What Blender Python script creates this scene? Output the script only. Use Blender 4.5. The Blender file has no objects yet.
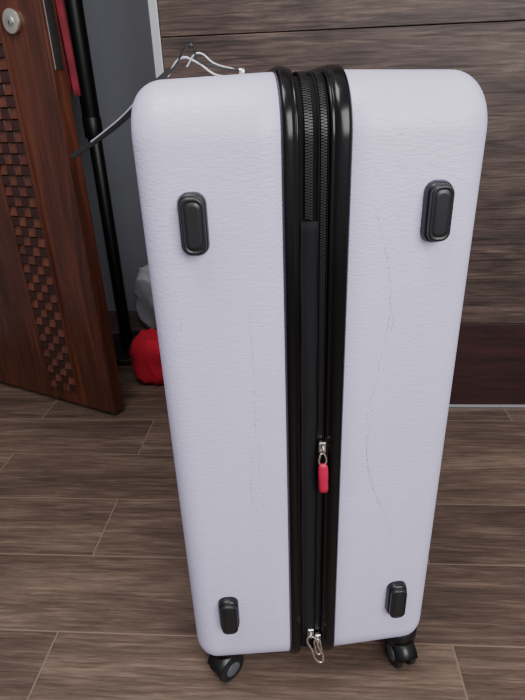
import bpy, bmesh, math, random
from mathutils import Vector, Matrix, noise
random.seed(4)
S=bpy.context.scene
COL=S.collection

# ---------------------------------------------------------------- materials
def lin(c):
    return tuple(((v/255)/12.92 if v/255<=0.04045 else ((v/255+0.055)/1.055)**2.4) for v in c)+(1.0,)
def mat(name,rgb,rough=0.5,metal=0.0,var=0.0,vscale=20,bump=0.0,bscale=(200,200,200),coat=0.0,stretch=(1,1,1),spec=.5):
    m=bpy.data.materials.new(name); m.use_nodes=True
    nt=m.node_tree; N=nt.nodes; L=nt.links; b=N['Principled BSDF']
    b.inputs['Base Color'].default_value=lin(rgb)
    b.inputs['Roughness'].default_value=rough; b.inputs['Metallic'].default_value=metal
    b.inputs['Coat Weight'].default_value=coat; b.inputs['Specular IOR Level'].default_value=spec
    tc=N.new('ShaderNodeTexCoord')
    if var>0:
        mp=N.new('ShaderNodeMapping'); mp.inputs['Scale'].default_value=stretch
        L.new(tc.outputs['Object'],mp.inputs['Vector'])
        n=N.new('ShaderNodeTexNoise'); n.inputs['Scale'].default_value=vscale; n.inputs['Detail'].default_value=6
        L.new(mp.outputs[0],n.inputs['Vector'])
        r=N.new('ShaderNodeValToRGB')
        c=lin(rgb)
        r.color_ramp.elements[0].position=0.3; r.color_ramp.elements[1].position=0.7
        r.color_ramp.elements[0].color=tuple(v*(1-var) for v in c[:3])+(1,)
        r.color_ramp.elements[1].color=tuple(min(1,v*(1+var)) for v in c[:3])+(1,)
        L.new(n.outputs['Fac'],r.inputs[0]); L.new(r.outputs[0],b.inputs['Base Color'])
    if bump>0:
        mp=N.new('ShaderNodeMapping'); mp.inputs['Scale'].default_value=bscale
        L.new(tc.outputs['Object'],mp.inputs['Vector'])
        n=N.new('ShaderNodeTexNoise'); n.inputs['Scale'].default_value=1; n.inputs['Detail'].default_value=4
        n.inputs['Distortion'].default_value=0.6
        L.new(mp.outputs[0],n.inputs['Vector'])
        bp=N.new('ShaderNodeBump'); bp.inputs['Strength'].default_value=bump; bp.inputs['Distance'].default_value=0.001
        L.new(n.outputs['Fac'],bp.inputs['Height']); L.new(bp.outputs[0],b.inputs['Normal'])
    return m

def wood(name,stops,scale=(2,30,30),rough=0.5,seed=0.0,dist=1.2,spec=0.5,scale2=None,mix2=.45,scale3=None):
    m=bpy.data.materials.new(name); m.use_nodes=True
    nt=m.node_tree; N=nt.nodes; L=nt.links; b=N['Principled BSDF']
    b.inputs['Roughness'].default_value=rough
    b.inputs['Specular IOR Level'].default_value=spec
    tc=N.new('ShaderNodeTexCoord')
    def nz(sc,detail,rg,ds):
        mp=N.new('ShaderNodeMapping')
        mp.inputs['Scale'].default_value=sc; mp.inputs['Location'].default_value=(seed,seed*.7,seed*1.3)
        L.new(tc.outputs['Object'],mp.inputs['Vector'])
        n=N.new('ShaderNodeTexNoise'); n.inputs['Scale'].default_value=1; n.inputs['Detail'].default_value=detail
        n.inputs['Roughness'].default_value=rg; n.inputs['Distortion'].default_value=ds
        L.new(mp.outputs[0],n.inputs['Vector']); return n.outputs['Fac']
    fac=nz(scale,10,.65,dist)
    if scale2:
        f2=nz(scale2,6,.65,.5)
        mx=N.new('ShaderNodeMix'); mx.inputs['Factor'].default_value=mix2
        L.new(fac,mx.inputs[2]); L.new(f2,mx.inputs[3]); fac=mx.outputs[0]
    r=N.new('ShaderNodeValToRGB'); e=r.color_ramp.elements
    e[0].position=stops[0][0]; e[0].color=lin(stops[0][1]); e[1].position=stops[-1][0]; e[1].color=lin(stops[-1][1])
    for p,c in stops[1:-1]:
        x=e.new(p); x.color=lin(c)
    L.new(fac,r.inputs[0]); col=r.outputs[0]
    if scale3:
        f3=nz(scale3,3,.5,1.5)
        rr=N.new('ShaderNodeValToRGB'); rr.color_ramp.elements[0].position=.36; rr.color_ramp.elements[1].position=.47
        rr.color_ramp.elements[0].color=(.5,.48,.47,1); rr.color_ramp.elements[1].color=(1,1,1,1)
        L.new(f3,rr.inputs[0])
        mm=N.new('ShaderNodeMix'); mm.data_type='RGBA'; mm.blend_type='MULTIPLY'; mm.inputs['Factor'].default_value=1
        L.new(col,mm.inputs[6]); L.new(rr.outputs[0],mm.inputs[7]); col=mm.outputs[2]
    L.new(col,b.inputs['Base Color'])
    bp=N.new('ShaderNodeBump'); bp.inputs['Strength'].default_value=0.25; bp.inputs['Distance'].default_value=0.002
    L.new(fac,bp.inputs['Height']); L.new(bp.outputs[0],b.inputs['Normal'])
    return m

M_shell=mat('lavender_abs',(213,208,240),0.34,bump=0.6,bscale=(130,130,420),var=0.045,vscale=5,stretch=(2,2,.8))
M_rim=mat('black_gloss_rubber',(5,5,6),0.22,bump=0.03,bscale=(100,100,100),spec=.35)
M_fab=mat('black_fabric',(20,19,24),0.85,bump=0.6,bscale=(1500,1500,1500),spec=.3)
M_fab2=mat('black_tape',(7,7,8),0.8,bump=0.4,bscale=(1800,1800,1800),spec=.3)
M_teeth=mat('black_teeth',(15,15,17),0.4)
M_foot=mat('black_plastic',(8,8,9),0.35,bump=0.1,bscale=(900,900,900))
M_foot2=mat('dark_grey_plastic',(24,25,28),0.36,bump=0.15,bscale=(900,900,900))
M_silver=mat('nickel',(215,212,206),0.22,metal=1.0)
M_pink=mat('crimson_rubber',(186,18,64),0.45,var=0.08,vscale=90)
M_wheel=mat('wheel_rubber',(20,22,25),0.5)
M_hub=mat('wheel_hub_grey',(85,90,96),0.4)
M_scr=mat('scuff',(138,136,150),0.8,var=0.15,vscale=200)

# ---------------------------------------------------------------- helpers
def obj(name,me,parent=None,m=None,smooth=True):
    o=bpy.data.objects.new(name,me); COL.objects.link(o)
    if parent: o.parent=parent
    if m: me.materials.append(m)
    if smooth:
        for p in me.polygons: p.use_smooth=True
    return o
def mk(name,v,f,parent=None,m=None,smooth=True):
    me=bpy.data.meshes.new(name); me.from_pydata([tuple(x) for x in v],[],f); me.update()
    bm=bmesh.new(); bm.from_mesh(me); bmesh.ops.recalc_face_normals(bm,faces=bm.faces); bm.to_mesh(me); bm.free()
    return obj(name,me,parent,m,smooth)
def empty(name,loc=(0,0,0),rot=0):
    o=bpy.data.objects.new(name,None); o.empty_display_size=.1; COL.objects.link(o)
    o.location=loc; o.rotation_euler=(0,0,rot); return o
def box(name,lo,hi,parent=None,m=None,bev=0.002,seg=2):
    bm=bmesh.new(); bmesh.ops.create_cube(bm,size=1)
    for v in bm.verts:
        v.co=Vector([lo[i]+(v.co[i]+.5)*(hi[i]-lo[i]) for i in range(3)])
    if bev>0: bmesh.ops.bevel(bm,geom=bm.edges[:],offset=bev,segments=seg,affect='EDGES',profile=.5)
    me=bpy.data.meshes.new(name); bm.to_mesh(me); bm.free()
    return obj(name,me,parent,m,False)
def cyl(name,p0,p1,r,parent=None,m=None,seg=28,bev=0.0,r2=None):
    p0=Vector(p0);p1=Vector(p1); d=p1-p0; Lh=d.length
    q=d.to_track_quat('Z','Y').to_matrix()
    r2=r if r2 is None else r2
    prof=[(0,0)]+([(r-bev,0),(r-bev*.3,bev*.3),(r,bev),(r2,Lh-bev),(r2-bev*.3,Lh-bev*.3),(r2-bev,Lh)] if bev>0 else [(r,0),(r2,Lh)])+[(0,Lh)]
    v=[];f=[]
    for (a,z) in prof:
        for i in range(seg):
            t=2*math.pi*i/seg
            v.append(p0+q@Vector((a*math.cos(t),a*math.sin(t),z)))
    for k in range(len(prof)-1):
        for i in range(seg):
            j=(i+1)%seg
            f.append((k*seg+i,k*seg+j,(k+1)*seg+j,(k+1)*seg+i))
    o=mk(name,v,f,parent,m,True)
    bm=bmesh.new(); bm.from_mesh(o.data); bmesh.ops.remove_doubles(bm,verts=bm.verts,dist=1e-6)
    bmesh.ops.recalc_face_normals(bm,faces=bm.faces)
    for e in bm.edges:
        if len(e.link_faces)==2 and e.calc_face_angle(0)>.7: e.smooth=False
    bm.to_mesh(o.data); bm.free()
    return o
def tube(name,pts,r,parent=None,m=None,cyclic=False,flat=None):
    cu=bpy.data.curves.new(name,'CURVE'); cu.dimensions='3D'; cu.bevel_depth=r; cu.bevel_resolution=4; cu.resolution_u=10
    sp=cu.splines.new('BEZIER'); sp.bezier_points.add(len(pts)-1)
    for bp,p in zip(sp.bezier_points,pts):
        bp.co=p; bp.handle_left_type=bp.handle_right_type='AUTO'
    sp.use_cyclic_u=cyclic
    o=bpy.data.objects.new(name,cu); COL.objects.link(o); o.parent=parent
    if m: cu.materials.append(m)
    return o
def rrect(ha,hb,R,n=12,ne=6):
    R=max(R,1e-4); pts=[]
    cs=[(ha-R,hb-R,0),(-(ha-R),hb-R,90),(-(ha-R),-(hb-R),180),(ha-R,-(hb-R),270)]
    for k,(ca,cb,a0) in enumerate(cs):
        arc=[(ca+R*math.cos(math.radians(a0+90*i/n)),cb+R*math.sin(math.radians(a0+90*i/n))) for i in range(n+1)]
        pts+=arc
        nx=cs[(k+1)%4]; a1=nx[2]
        s=(nx[0]+R*math.cos(math.radians(a1)),nx[1]+R*math.sin(math.radians(a1)))
        for i in range(1,ne):
            t=i/ne; pts.append((arc[-1][0]*(1-t)+s[0]*t,arc[-1][1]*(1-t)+s[1]*t))
    return pts

# ---------------------------------------------------------------- SUITCASE
case=empty('suitcase',(0.0154,0.4727,0),math.radians(8.65))
D=.46; ZB=.040; ZT=.773; HY=D/2; HZ=(ZT-ZB)/2; CY=HY; CZ=(ZT+ZB)/2; R=.054
def ring(x,inset):
    return [Vector((x,CY+a,CZ+b)) for a,b in rrect(HY-inset,HZ-inset,R-inset)]
def loft(name,secs,m,cap_end=False,cap_start=False,closed=False,parent=case):
    v=[];f=[]
    for s in secs: v+=ring(*s)
    n=len(ring(0,0)); K=len(secs)
    for k in range(K if closed else K-1):
        k2=(k+1)%K
        for i in range(n):
            j=(i+1)%n; f.append((k*n+i,k*n+j,k2*n+j,k2*n+i))
    if cap_end: f.append(tuple((K-1)*n+i for i in range(n)))
    if cap_start: f.append(tuple(range(n)))
    return mk(name,v,f,parent,m,True)
XL=-.0300; XR=.0283; HL=.1560; HR=.1580; RF=.029; TAP=.003
def shell_secs(xs,xe):
    s=1 if xe>xs else -1
    w=abs(xe-xs); out=[(xs,.012),(xs,.0012),(xs+s*.0012,0)]
    for i in range(1,6): out.append((xs+s*(.0012+(w-RF-.0012)*i/5),TAP*i/5))
    for i in range(1,13):
        t=math.pi/2*i/12
        out.append((xe-s*RF+s*RF*math.sin(t),TAP+RF*(1-math.cos(t))))
    out.append((xe+s*.0005,TAP+RF+.015))
    return out
loft('shell_left',shell_secs(XL,-HL),M_shell,cap_end=True)
loft('shell_right',shell_secs(XR,HR),M_shell,cap_end=True)
def front_y(x):
    if x<0: w=XL+HL; d=XL-x
    else: w=HR-XR; d=x-XR
    return TAP*min(1,max(0,d/(w-RF)))
loft('gusset',[(XL,.010),(XL,.003),(-.0157,.003),(-.0152,.004),(.0010,.004),(.0015,.003),(.0100,.003),(.0105,.003),(XR,.003),(XR,.010)],M_fab2)
def rim(name,a,b,h=.0045):
    w=b-a
    return loft(name,[(a,.006),(a,-.001),(a+w*.06,-h*.6),(a+w*.14,-h*.92),(a+w*.25,-h),(a+w*.55,-h*.95),(a+w*.75,-h*.8),(a+w*.80,-h*.45),(a+w*.84,-h*.45),(a+w*.9,-h*.55),(a+w*.97,-h*.4),(b,-.0005),(b,.006)],M_rim)
rim('rim_left',XL,-.0155); rim('rim_right',XR+.0015,.0110)
def perim(step,inset,keep=lambda p:True):
    pts=rrect(HY-inset,HZ-inset,R-inset,n=24,ne=40); pts=pts+[pts[0]]
    out=[];acc=0;nxt=0
    for (a,b),(c,d) in zip(pts,pts[1:]):
        l=math.hypot(c-a,d-b)
        while nxt<=acc+l and l>0:
            t=(nxt-acc)/l; p=Vector((0,CY+a+(c-a)*t,CZ+b+(d-b)*t)); tg=Vector((0,(c-a)/l,(d-b)/l))
            if keep(p): out.append((p,tg,Vector((0,tg.z,-tg.y))))
            nxt+=step
        acc+=l
    return out
def teeth(name,xc,inset,keep=lambda p:True,hw=.0026):
    v=[];f=[]
    for k,(p,tg,n) in enumerate(perim(.0024,inset,keep)):
        for s in (-1,1):
            o=len(v); off=tg*(.0006*s)
            c=p+Vector((xc+s*hw*.48,0,0))+off
            for dx in (-hw*.5,hw*.5):
                for dt in (-.0008,.0008):
                    for dn in (-.001,.0012):
                        v.append(c+Vector((dx,0,0))+tg*dt+n*dn)
            f+=[(o,o+1,o+3,o+2),(o+4,o+6,o+7,o+5),(o,o+4,o+5,o+1),(o+2,o+3,o+7,o+6),(o,o+2,o+6,o+4),(o+1,o+5,o+7,o+3)]
    return mk(name,v,f,case,M_teeth,False)
teeth('zipper_main',.0060,.002)
teeth('zipper_expander',-.0070,.0015,lambda p:not(p.y<.2 and p.z<.655),.0034)
loft('zipper_tape_seam_1',[(.0012,.003),(.0016,.0005),(.0022,.0005),(.0026,.003)],M_fab)
loft('zipper_tape_seam_2',[(.0095,.003),(.0098,.0008),(.0102,.0008),(.0106,.003)],M_fab)
zt=.652; zb=ZB+.045
v=[];f=[]
cx=[(-.0126,.0025),(-.0120,-.0008),(-.0108,-.0016),(-.0100,-.0009),(-.0092,-.0018),(-.004,-.0028),(.0012,-.0018),(.0020,-.0009),(.0028,-.0016),(.0036,-.0008),(.0040,.0025)]
nz=60
for i in range(nz+1):
    z=zb+(zt-zb)*i/nz
    for x,y in cx: v.append((x-.0028+.0003*math.sin(z*60),y+.0005*math.sin(z*35+x*200),z))
nc=len(cx)
for i in range(nz):
    for j in range(nc-1): f.append((i*nc+j,i*nc+j+1,(i+1)*nc+j+1,(i+1)*nc+j))
f.append(tuple(range(nc))); f.append(tuple(nz*nc+j for j in range(nc)))
mk('expander_flap',v,f,case,M_fab,True)
def pill_loft(name,c,layers,m,tilt=0):
    v=[];f=[];n=None
    for hw,hh,out in layers:
        pts=rrect(hw,hh,min(hw*.80,hw),n=8,ne=2); n=len(pts)
        for a,b in pts: v.append((c[0]+a,c[1]-out,c[2]+b))
    for k in range(len(layers)-1):
        for i in range(n):
            j=(i+1)%n; f.append((k*n+i,k*n+j,(k+1)*n+j,(k+1)*n+i))
    f.append(tuple((len(layers)-1)*n+i for i in range(n)))
    o=mk(name,v,f,case,m,True)
    o.data.polygons[len(f)-1].use_smooth=False
    return o
def foot(idx,x,z):
    y=front_y(x)
    pill_loft(f'side_foot_{idx}_base',(x,y,z),[(.0128,.0275,-.002),(.0128,.0275,.002),(.0120,.0268,.006),(.0112,.0258,.009),(.0105,.0250,.009)],M_foot)
    pill_loft(f'side_foot_{idx}_pad',(x,y,z),[(.0104,.0248,.007),(.0104,.0248,.0125),(.0099,.0243,.0138),(.0090,.0233,.0144),(.0080,.0215,.0144),(.0075,.0210,.0137),(.0070,.0205,.0137),(.0065,.0198,.0142),(.0045,.0175,.0146)],M_foot2)
foot(1,-.1085,.655); foot(2,.1090,.655); foot(3,-.1080,.162); foot(4,.1090,.160)
def slider(nm,x,z):
    box(nm+'_body',(x-.0042,-.0065,z-.007),(x+.0042,-.001,z+.007),case,M_silver,.0015,3)
    tube(nm+'_bridge',[(x,-.006,z+.005),(x,-.0105,z+.003),(x,-.0105,z-.003),(x,-.006,z-.005)],.0013,case,M_silver)
slider('slider_1',.0075,.411)
ox=-.0018;oz=-.002
tube('pull_ring',[(x+ox,y,z+oz) for x,y,z in [(.0085,-.009,.408),(.0125,-.010,.402),(.0115,-.0105,.395),(.0085,-.0105,.393),(.0055,-.0105,.396),(.0055,-.010,.403)]],.0011,case,M_silver,True)
v=[];f=[];L=[(.0030,.396),(.0050,.392),(.0054,.380),(.0048,.372),(.0050,.362),(.0040,.3580)]
for hw,z in L:
    for a,b in ((-hw,-.0098),(hw,-.0098),(hw,-.0128),(hw*.4,-.0136),(-hw*.4,-.0136),(-hw,-.0128)): v.append((.0092+ox+a+(.396-z)*.03,b,z+oz))
for k in range(len(L)-1):
    for i in range(6): f.append((k*6+i,k*6+(i+1)%6,k*6+6+(i+1)%6,k*6+6+i))
f.append(tuple(range(6))); f.append(tuple(30+i for i in range(6)))
o=mk('pull_tag',v,f,case,M_pink,True)
slider('slider_2',-.0040,.116); slider('slider_3',.0055,.104)
def loop(nm,top,bot,w):
    t=Vector(top);b=Vector(bot);d=(b-t).normalized();s=d.cross(Vector((0,1,0))).normalized()*w
    pts=[t-s*.5,t+s*.5,t+(b-t)*.5+s*.9,b+s*.9-d*.004,b+d*.002,b-s*.9-d*.004,t+(b-t)*.5-s*.9]
    tube(nm,pts,.0015,case,M_silver,True)
loop('pull_loop_1',(-.0055,-.011,.116),(.0085,-.016,.073),.0052)
loop('pull_loop_2',(.0035,-.010,.108),(.0065,-.012,.084),.004)
def scuff(nm,pts,w=.0004,dash=.7):
    v=[];f=[]
    P=[]
    for (x0,z0),(x1,z1) in zip(pts,pts[1:]):
        n=max(2,int(abs(z1-z0)/.0022))
        for i in range(n): 
            t=i/n; P.append((x0+(x1-x0)*t+random.uniform(-.0008,.0008),z0+(z1-z0)*t))
    for (x0,z0),(x1,z1) in zip(P,P[1:]):
        if random.random()>dash: continue
        ww=w*random.uniform(.3,1.1); o=len(v)
        for x,z in ((x0,z0),(x1,z1)):
            y=front_y(x)-.00012
            v+= [(x-ww,y,z),(x+ww,y,z)]
        f.append((o,o+1,o+3,o+2))
    mk(nm,v,f,case,M_scr,False)
scuff('scuff_1',[(.050,.665),(.060,.64),(.070,.60),(.074,.56),(.066,.50),(.056,.44),(.060,.38),(.072,.33),(.088,.285),(.100,.262)],.00024,.7)
scuff('scuff_2',[(.056,.66),(.068,.655),(.080,.647)],.0002,.7)
scuff('scuff_3',[(.057,.41),(.063,.36),(.078,.318),(.090,.30)],.00024,.7)
scuff('scuff_4',[(-.064,.57),(-.062,.50),(-.063,.43),(-.072,.36),(-.070,.33)],.00024,.6)
scuff('scuff_5',[(-.060,.42),(-.062,.36),(-.056,.32)],.0002,.5)
scuff('scuff_6',[(.062,.46),(.058,.40),(.066,.35),(.082,.312),(.094,.28)],.0002,.45)
scuff('scuff_7',[(-.132,.60),(-.128,.57),(-.131,.55)],.0002,.5)
scuff('scuff_8',[(.070,.58),(.078,.55),(.070,.52)],.0002,.5)
def caster(i,x,y,ang):
    z0=ZB
    RW=.0215
    cyl(f'caster_{i}_mount',(x,y+.012,z0+.022),(x,y+.012,z0-.001),.027,case,M_foot,32,.004)
    ax=Vector((math.cos(ang),math.sin(ang),0)); fw=Vector((-ax.y,ax.x,0))
    c=Vector((x,y,RW))-fw*.004
    for s in (-1,1):
        cyl(f'caster_{i}_wheel_{1 if s<0 else 2}',c+ax*s*.0045,c+ax*s*.0145,RW,case,M_wheel,36,.0028)
        cyl(f'caster_{i}_hub_{1 if s<0 else 2}',c+ax*s*.0135,c+ax*s*.0158,.0115,case,M_hub,24,.001)
    v=[];f=[];n=16
    for k in range(n+1):
        t=math.radians(20+140*k/n)
        for rr in (RW+.0018,RW+.0038):
            for s in (-.0145,.0145):
                v.append(c+ax*s+fw*(rr*math.cos(t))+Vector((0,0,rr*math.sin(t))))
    for k in range(n):
        a=k*4; b=a+4
        f+=[(a,a+1,b+1,b),(a+2,b+2,b+3,a+3),(a,b,b+2,a+2),(a+1,a+3,b+3,b+1)]
    f+=[(0,2,3,1),(n*4,n*4+1,n*4+3,n*4+2)]
    mk(f'caster_{i}_fender',v,f,case,M_foot,True)
    box(f'caster_{i}_web',tuple(c+Vector((-.003,-.003,-.004))),tuple(c+Vector((.003,.003,.026))),case,M_foot,.001)
caster(1,-.116,.034,math.radians(-52)); caster(2,.132,.026,math.radians(10))
caster(3,-.112,D-.05,math.radians(20)); caster(4,.112,D-.05,math.radians(-20))

# strap with wire clip, lying over the top left shoulder
strap=empty('luggage_strap',case.location,case.rotation_euler[2])
M_strap=mat('strap_black',(14,14,16),0.4); M_wire=mat('wire_and_highlight',(210,210,210),0.3,metal=.7)  # pale metal serves the clip wires and the band's modelled highlight
def ribbon(nm,pts,w,th,m):
    o=tube(nm,pts,.001,strap,m); o.data.extrude=w; o.data.bevel_depth=th; return o
ribbon('strap_band',[(-.238,.147,.703),(-.207,.146,.720),(-.175,.143,.7400),(-.146,.14,.766),(-.124,.14,.782)],.0018,.0009,M_strap)
tube('strap_highlight',[(-.215,.1445,.7175),(-.203,.1432,.7248),(-.175,.1402,.7436),(-.154,.1382,.7625)],.0008,strap,M_wire)  # pale line put in as the highlight along the dark band
tube('clip_wire_1',[(-.136,.14,.772),(-.119,.14,.785),(-.102,.138,.802),(-.096,.138,.789),(-.076,.137,.782),(-.053,.135,.7785)],.0010,strap,M_strap)
tube('clip_wire_2',[(-.128,.142,.776),(-.112,.140,.792),(-.098,.139,.788),(-.078,.1385,.7755),(-.054,.136,.7745)],.0010,strap,M_wire)
tube('clip_wire_3',[(-.108,.140,.784),(-.096,.139,.7955),(-.080,.138,.786),(-.06,.137,.780)],.0008,strap,M_wire)
cyl('clip_ring',(-.056,.135,.7775),(-.050,.135,.7775),.0038,strap,M_silver,20,.001)
cyl('clip_joint',(-.104,.138,.8005),(-.100,.138,.8025),.0024,strap,M_strap,16,.0006)

# ---------------------------------------------------------------- ROOM
def floor_mat():
    m=bpy.data.materials.new('wood_look_tile'); m.use_nodes=True
    nt=m.node_tree; N=nt.nodes; L=nt.links; b=N['Principled BSDF']
    tc=N.new('ShaderNodeTexCoord'); sp=N.new('ShaderNodeSeparateXYZ'); L.new(tc.outputs['Object'],sp.inputs[0])
    def mth(op,a,bb=None,c=None):
        n=N.new('ShaderNodeMath'); n.operation=op
        for i,val in enumerate((a,bb,c)):
            if val is None: continue
            if isinstance(val,(int,float)): n.inputs[i].default_value=val
            else: L.new(val,n.inputs[i])
        return n.outputs[0]
    P=.1535; LEN=.612
    yr=mth('DIVIDE',mth('SUBTRACT',sp.outputs['Y'],.54),P)
    row=mth('FLOOR',yr); fy=mth('SUBTRACT',yr,row)
    half=mth('MULTIPLY',mth('FLOORED_MODULO',row,2.0),.5)
    xr=mth('ADD',mth('DIVIDE',mth('ADD',sp.outputs['X'],.385),LEN),mth('ADD',half,.5))
    col=mth('FLOOR',xr); fx=mth('SUBTRACT',xr,col)
    ey=mth('MULTIPLY',mth('MINIMUM',fy,mth('SUBTRACT',1.0,fy)),P)
    ex=mth('MULTIPLY',mth('MINIMUM',fx,mth('SUBTRACT',1.0,fx)),LEN)
    edge=mth('MINIMUM',ex,ey)
    g=mth('LESS_THAN',edge,.0011)
    cv=N.new('ShaderNodeCombineXYZ'); L.new(row,cv.inputs[0]); L.new(col,cv.inputs[1])
    wn=N.new('ShaderNodeTexWhiteNoise'); wn.noise_dimensions='3D'; L.new(cv.outputs[0],wn.inputs['Vector'])
    off=N.new('ShaderNodeVectorMath'); off.operation='MULTIPLY_ADD'
    L.new(wn.outputs['Color'],off.inputs[0]); off.inputs[1].default_value=(7,7,7); L.new(tc.outputs['Object'],off.inputs[2])
    def nz(sc,d,rg,ds):
        mp=N.new('ShaderNodeMapping'); mp.inputs['Scale'].default_value=sc; L.new(off.outputs[0],mp.inputs[0])
        n=N.new('ShaderNodeTexNoise'); n.inputs['Scale'].default_value=1; n.inputs['Detail'].default_value=d; n.inputs['Roughness'].default_value=rg; n.inputs['Distortion'].default_value=ds
        L.new(mp.outputs[0],n.inputs['Vector']); return n.outputs['Fac']
    na=nz((2.6,24,1),6,.6,.8); nb=nz((12,210,1),8,.75,.3)
    fac=mth('ADD',mth('MULTIPLY',na,.42),mth('MULTIPLY',nb,.58))
    r=N.new('ShaderNodeValToRGB'); e=r.color_ramp.elements
    e[0].position=.36; e[0].color=lin((64,51,45)); e[1].position=.64; e[1].color=lin((134,113,99))
    x=e.new(.5); x.color=lin((96,79,69))
    L.new(fac,r.inputs[0])
    mv=N.new('ShaderNodeHueSaturation'); L.new(r.outputs[0],mv.inputs['Color'])
    L.new(mth('ADD',.85,mth('MULTIPLY',wn.outputs['Value'],.3)),mv.inputs['Value'])
    mx=N.new('ShaderNodeMix'); mx.data_type='RGBA'; L.new(g,mx.inputs['Factor']); L.new(mv.outputs[0],mx.inputs[6]); mx.inputs[7].default_value=lin((132,114,98))
    L.new(mx.outputs[2],b.inputs['Base Color'])
    b.inputs['Roughness'].default_value=.42
    b.inputs['Specular IOR Level'].default_value=.4
    h=mth('ADD',mth('MULTIPLY',fac,.5),mth('MINIMUM',mth('MULTIPLY',edge,300),1.0))
    bp=N.new('ShaderNodeBump'); bp.inputs['Strength'].default_value=.3; bp.inputs['Distance'].default_value=.0015
    L.new(h,bp.inputs['Height']); L.new(bp.outputs[0],b.inputs['Normal'])
    return m
XW=-1.26; YB=1.95
mk('floor',[(XW,-1.8,0),(1.8,-1.8,0),(1.8,YB,0),(XW,YB,0)],[(0,1,2,3)],None,floor_mat(),False)
M_wall=mat('grey_paint',(150,152,162),.9,var=.04,vscale=4,bump=.15,bscale=(150,150,150))
box('wall_back',(XW,YB,0),(1.8,YB+.1,2.5),None,M_wall,0)
box('wall_left',(XW-.1,-1.8,0),(XW,YB,2.5),None,M_wall,0)

# wardrobe
wd=empty('wardrobe',(-.283,1.207,0))
W1=wood('weathered_walnut',[(.36,(40,31,29)),(.46,(62,49,45)),(.55,(82,66,60)),(.66,(110,92,83))],(2.2,10,12),.5,3.1,2.0,.35,(12,20,220),.5,(4,20,85))
W2=wood('dark_reddish_wood',[(.35,(28,14,15)),(.65,(60,30,31))],(2,20,20),.45,8,1.2,.35,(9,20,150),.4)
M_alu=mat('brushed_aluminium',(180,182,186),.4,metal=.4)
WX=1.75
box('carcass',(.004,.022,.014),(WX,.66,2.2),wd,W2,.001)
box('plinth_strip',(0,.012,0),(WX,.03,.012),wd,M_alu,.001)
box('drawer_front',(.008,0,.016),(WX,.02,.2415),wd,W2,.001)
box('front_panel_low',(.008,0,.2435),(WX,.02,.8705),wd,W1,.001)
box('front_panel_high',(.008,0,.8722),(WX,.02,2.2),wd,W1,.001)
box('edge_trim',(-.010,-.004,.0),(.007,.03,2.2),wd,M_alu,.001)

# door leaf
ang=math.atan2(.179,-.414)
dr=empty('door_1',(-.491,1.160,.0),ang)
Wd=wood('door_mahogany',[(.34,(44,21,15)),(.5,(74,38,26)),(.68,(104,57,38))],(26,26,2.2),.35,1.0,.8,.45,(160,160,6),.35)
Wd2=wood('door_carved',[(.3,(56,28,19)),(.7,(108,58,40))],(26,26,8),.4,2.0,.6)
Wd3=mat('door_carved_dark',(50,25,18),.45,var=.2,vscale=40)
box('leaf',(0,-.04,.012),(.76,0,2.02),dr,Wd,.002)
def blocks(nm,par,m):
    v=[];f=[]
    for c in range(4):
        for r_ in range(78):
            if (c+r_)%2!=par: continue
            z=.05+r_*.0235; x0=u0+c*cw; x1=x0+cw; z1=z+.0235
            yt=.0095 if par else .0055; tilt=.007 if par else -.004; m_=.0016
            o=len(v)
            P=[(x0,0,z),(x1,0,z),(x1,0,z1),(x0,0,z1)]; Q=[]
            for (x,y,zz) in [(x0+m_,yt,z+m_),(x1-m_,yt,z+m_),(x1-m_,yt,z1-m_),(x0+m_,yt,z1-m_)]:
                t=((zz-z)/(z1-z) if par else (x-x0)/(x1-x0))
                Q.append((x,y-.004*abs(2*t-1)**1.5-tilt*t,zz))
            v.extend(P+Q)
            f.extend([(o+4,o+5,o+6,o+7),(o,o+1,o+5,o+4),(o+1,o+2,o+6,o+5),(o+2,o+3,o+7,o+6),(o+3,o,o+4,o+7)])
    mk(nm,v,f,dr,m,False)
u0=.122;cw=.024
blocks('woven_inlay_raised',1,Wd2); blocks('woven_inlay_sunk',0,Wd3)
box('inlay_bead_1',(.113,-.002,.04),(.121,.006,1.89),dr,Wd,.002)
box('inlay_bead_2',(.219,-.002,.04),(.227,.006,1.89),dr,Wd,.002)
box('lock_faceplate',(-.0015,-.031,.82),(.002,-.009,1.08),dr,M_silver,.0005)
box('latch_bolt',(-.010,-.027,.99),(.0,-.014,1.015),dr,M_silver,.002)
M_br=mat('satin_nickel',(215,208,192),.35,metal=.9)
cyl('key_rosette',(.080,0,.909),(.080,.009,.909),.022,dr,M_br,36,.002)
cyl('key_cylinder',(.080,.008,.909),(.080,.012,.909),.009,dr,M_silver,24,.001)
box('keyhole',(.079,.0115,.902),(.081,.0128,.910),dr,M_rim,0)
cyl('lever_rosette',(.080,0,1.00),(.080,.009,1.00),.022,dr,M_br,36,.002)
tube('lever_handle',[(.080,.005,1.0),(.080,.045,1.0),(.093,.055,1.0),(.14,.055,1.0),(.20,.052,1.0)],.009,dr,M_br)
box('hinge_stile',(.762,-.05,.0),(.79,.01,2.06),dr,Wd,.002)

# coat stand in the niche
cr=empty('coat_rack',(-.580,1.579,0))
Mb=mat('coat_rack_black',(14,14,16),.45)
cyl('base_disc',(0,0,.0),(0,0,.022),.12,cr,Mb,40,.006)
cyl('pole_lower',(0,0,.02),(0,0,.70),.019,cr,Mb,24,.002)
cyl('collar',(0,0,.67),(0,0,.725),.026,cr,Mb,24,.004)
cyl('pole_upper',(0,0,.72),(0,0,1.75),.024,cr,Mb,24,.003)
for k in range(4):
    a=math.pi/4+k*math.pi/2
    tube(f'hook_{k+1}',[(0,0,1.55),(.06*math.cos(a),.06*math.sin(a),1.56),(.10*math.cos(a),.10*math.sin(a),1.62)],.008,cr,Mb)

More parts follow.
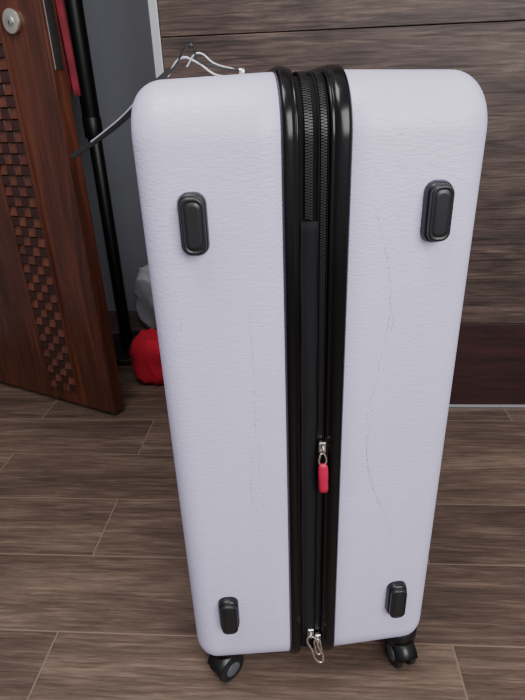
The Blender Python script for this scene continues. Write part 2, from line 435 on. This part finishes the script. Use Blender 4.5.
def hang(nm,c,w,z0,z1,m,ph=0,parent=None):
    v=[];f=[];nx=40;nz=26
    for i in range(nz+1):
        t=i/nz; z=z0+(z1-z0)*t
        for j in range(nx+1):
            s=j/nx-.5
            ww=w*(1-.35*t)
            v.append((c[0]+s*ww,c[1]+.018*math.sin(s*24+ph+t*1.5)*(1-.3*t)+.006*math.sin(s*60+t*6),z+.012*math.sin(s*9+ph)*(1-t)))
    for i in range(nz):
        for j in range(nx): a=i*(nx+1)+j; f.append((a,a+1,a+nx+2,a+nx+1))
    o=mk(nm,v,f,parent,m,True)
    md=o.modifiers.new('s','SOLIDIFY'); md.thickness=.004
    return o
M_red=mat('crimson_cloth',(178,20,44),.9,var=.15,vscale=12,bump=.5,bscale=(600,600,600))
M_rose=mat('rose_cloth',(150,52,66),.9,var=.3,vscale=14,bump=.5,bscale=(600,600,600))
M_wht=mat('grey_white_cloth',(205,203,210),.9,var=.15,vscale=10,bump=.5,bscale=(600,600,600))
hang('scarf',(-.655,1.535),.15,.79,1.62,M_rose,.6)
def lump(nm,c,sx,sy,sz,m,amp=.25,seed=0,fold=.05,ex=1.0):
    bm=bmesh.new(); bmesh.ops.create_icosphere(bm,subdivisions=6,radius=1)
    for vv in bm.verts:
        p=vv.co.copy()
        # squarish soft bag with creases
        p=Vector([math.copysign(abs(a)**ex,a) for a in p])
        q=p*1.0+Vector((seed,seed*2,0)); k=1+amp*.8*noise.noise(q)
        k-=fold*abs(math.sin(p.x*4+p.y*3+p.z*2+4*noise.noise(q*1.2)))**.5
        p*=k
        z=p.z*sz+sz*.85
        vv.co=Vector((c[0]+p.x*sx,c[1]+p.y*sy,max(z,.001)))
    me=bpy.data.meshes.new(nm); bm.to_mesh(me); bm.free()
    return obj(nm,me,None,m,True)
lump('crimson_blanket',(-.415,1.375,0),.088,.065,.088,M_red,.3,1.3,.09,.8)
lump('white_laundry_bag',(-.50,1.79,0),.10,.08,.135,M_wht,.3,5.1,.08,.85)

# ---------------------------------------------------------------- LIGHT
w=bpy.data.worlds.new('World'); S.world=w; w.use_nodes=True
bg=w.node_tree.nodes['Background']; bg.inputs[0].default_value=(.90,.92,1,1); bg.inputs[1].default_value=.54
def area(nm,loc,target,size,sy,power,col=(1,1,1)):
    l=bpy.data.lights.new(nm,'AREA'); l.shape='RECTANGLE'; l.size=size; l.size_y=sy; l.energy=power; l.color=col
    o=bpy.data.objects.new(nm,l); COL.objects.link(o); o.location=loc
    o.rotation_euler=(Vector(target)-Vector(loc)).to_track_quat('-Z','Y').to_euler(); return o
area('window_light',(1.1,-1.3,1.7),(0,.8,.5),1.3,1.5,60,(1,.99,.975))
area('added_overhead_light',(-.35,.1,2.3),(-.05,.6,.5),.8,.8,24,(1,.97,.93))  # soft area light added from above, no lamp fitting stands here

# ---------------------------------------------------------------- CAMERA
cd=bpy.data.cameras.new('camera'); cam=bpy.data.objects.new('camera',cd); COL.objects.link(cam)
cd.sensor_width=36; cd.lens=36*526/700; cd.clip_start=.02
Mx=Matrix.Rotation(math.radians(4.5),4,'Z')@Matrix.Rotation(math.radians(90-25.4),4,'X')@Matrix.Rotation(math.radians(-2.2),4,'Z')
cam.matrix_world=Matrix.Translation((0,0,.751))@Mx
S.camera=cam
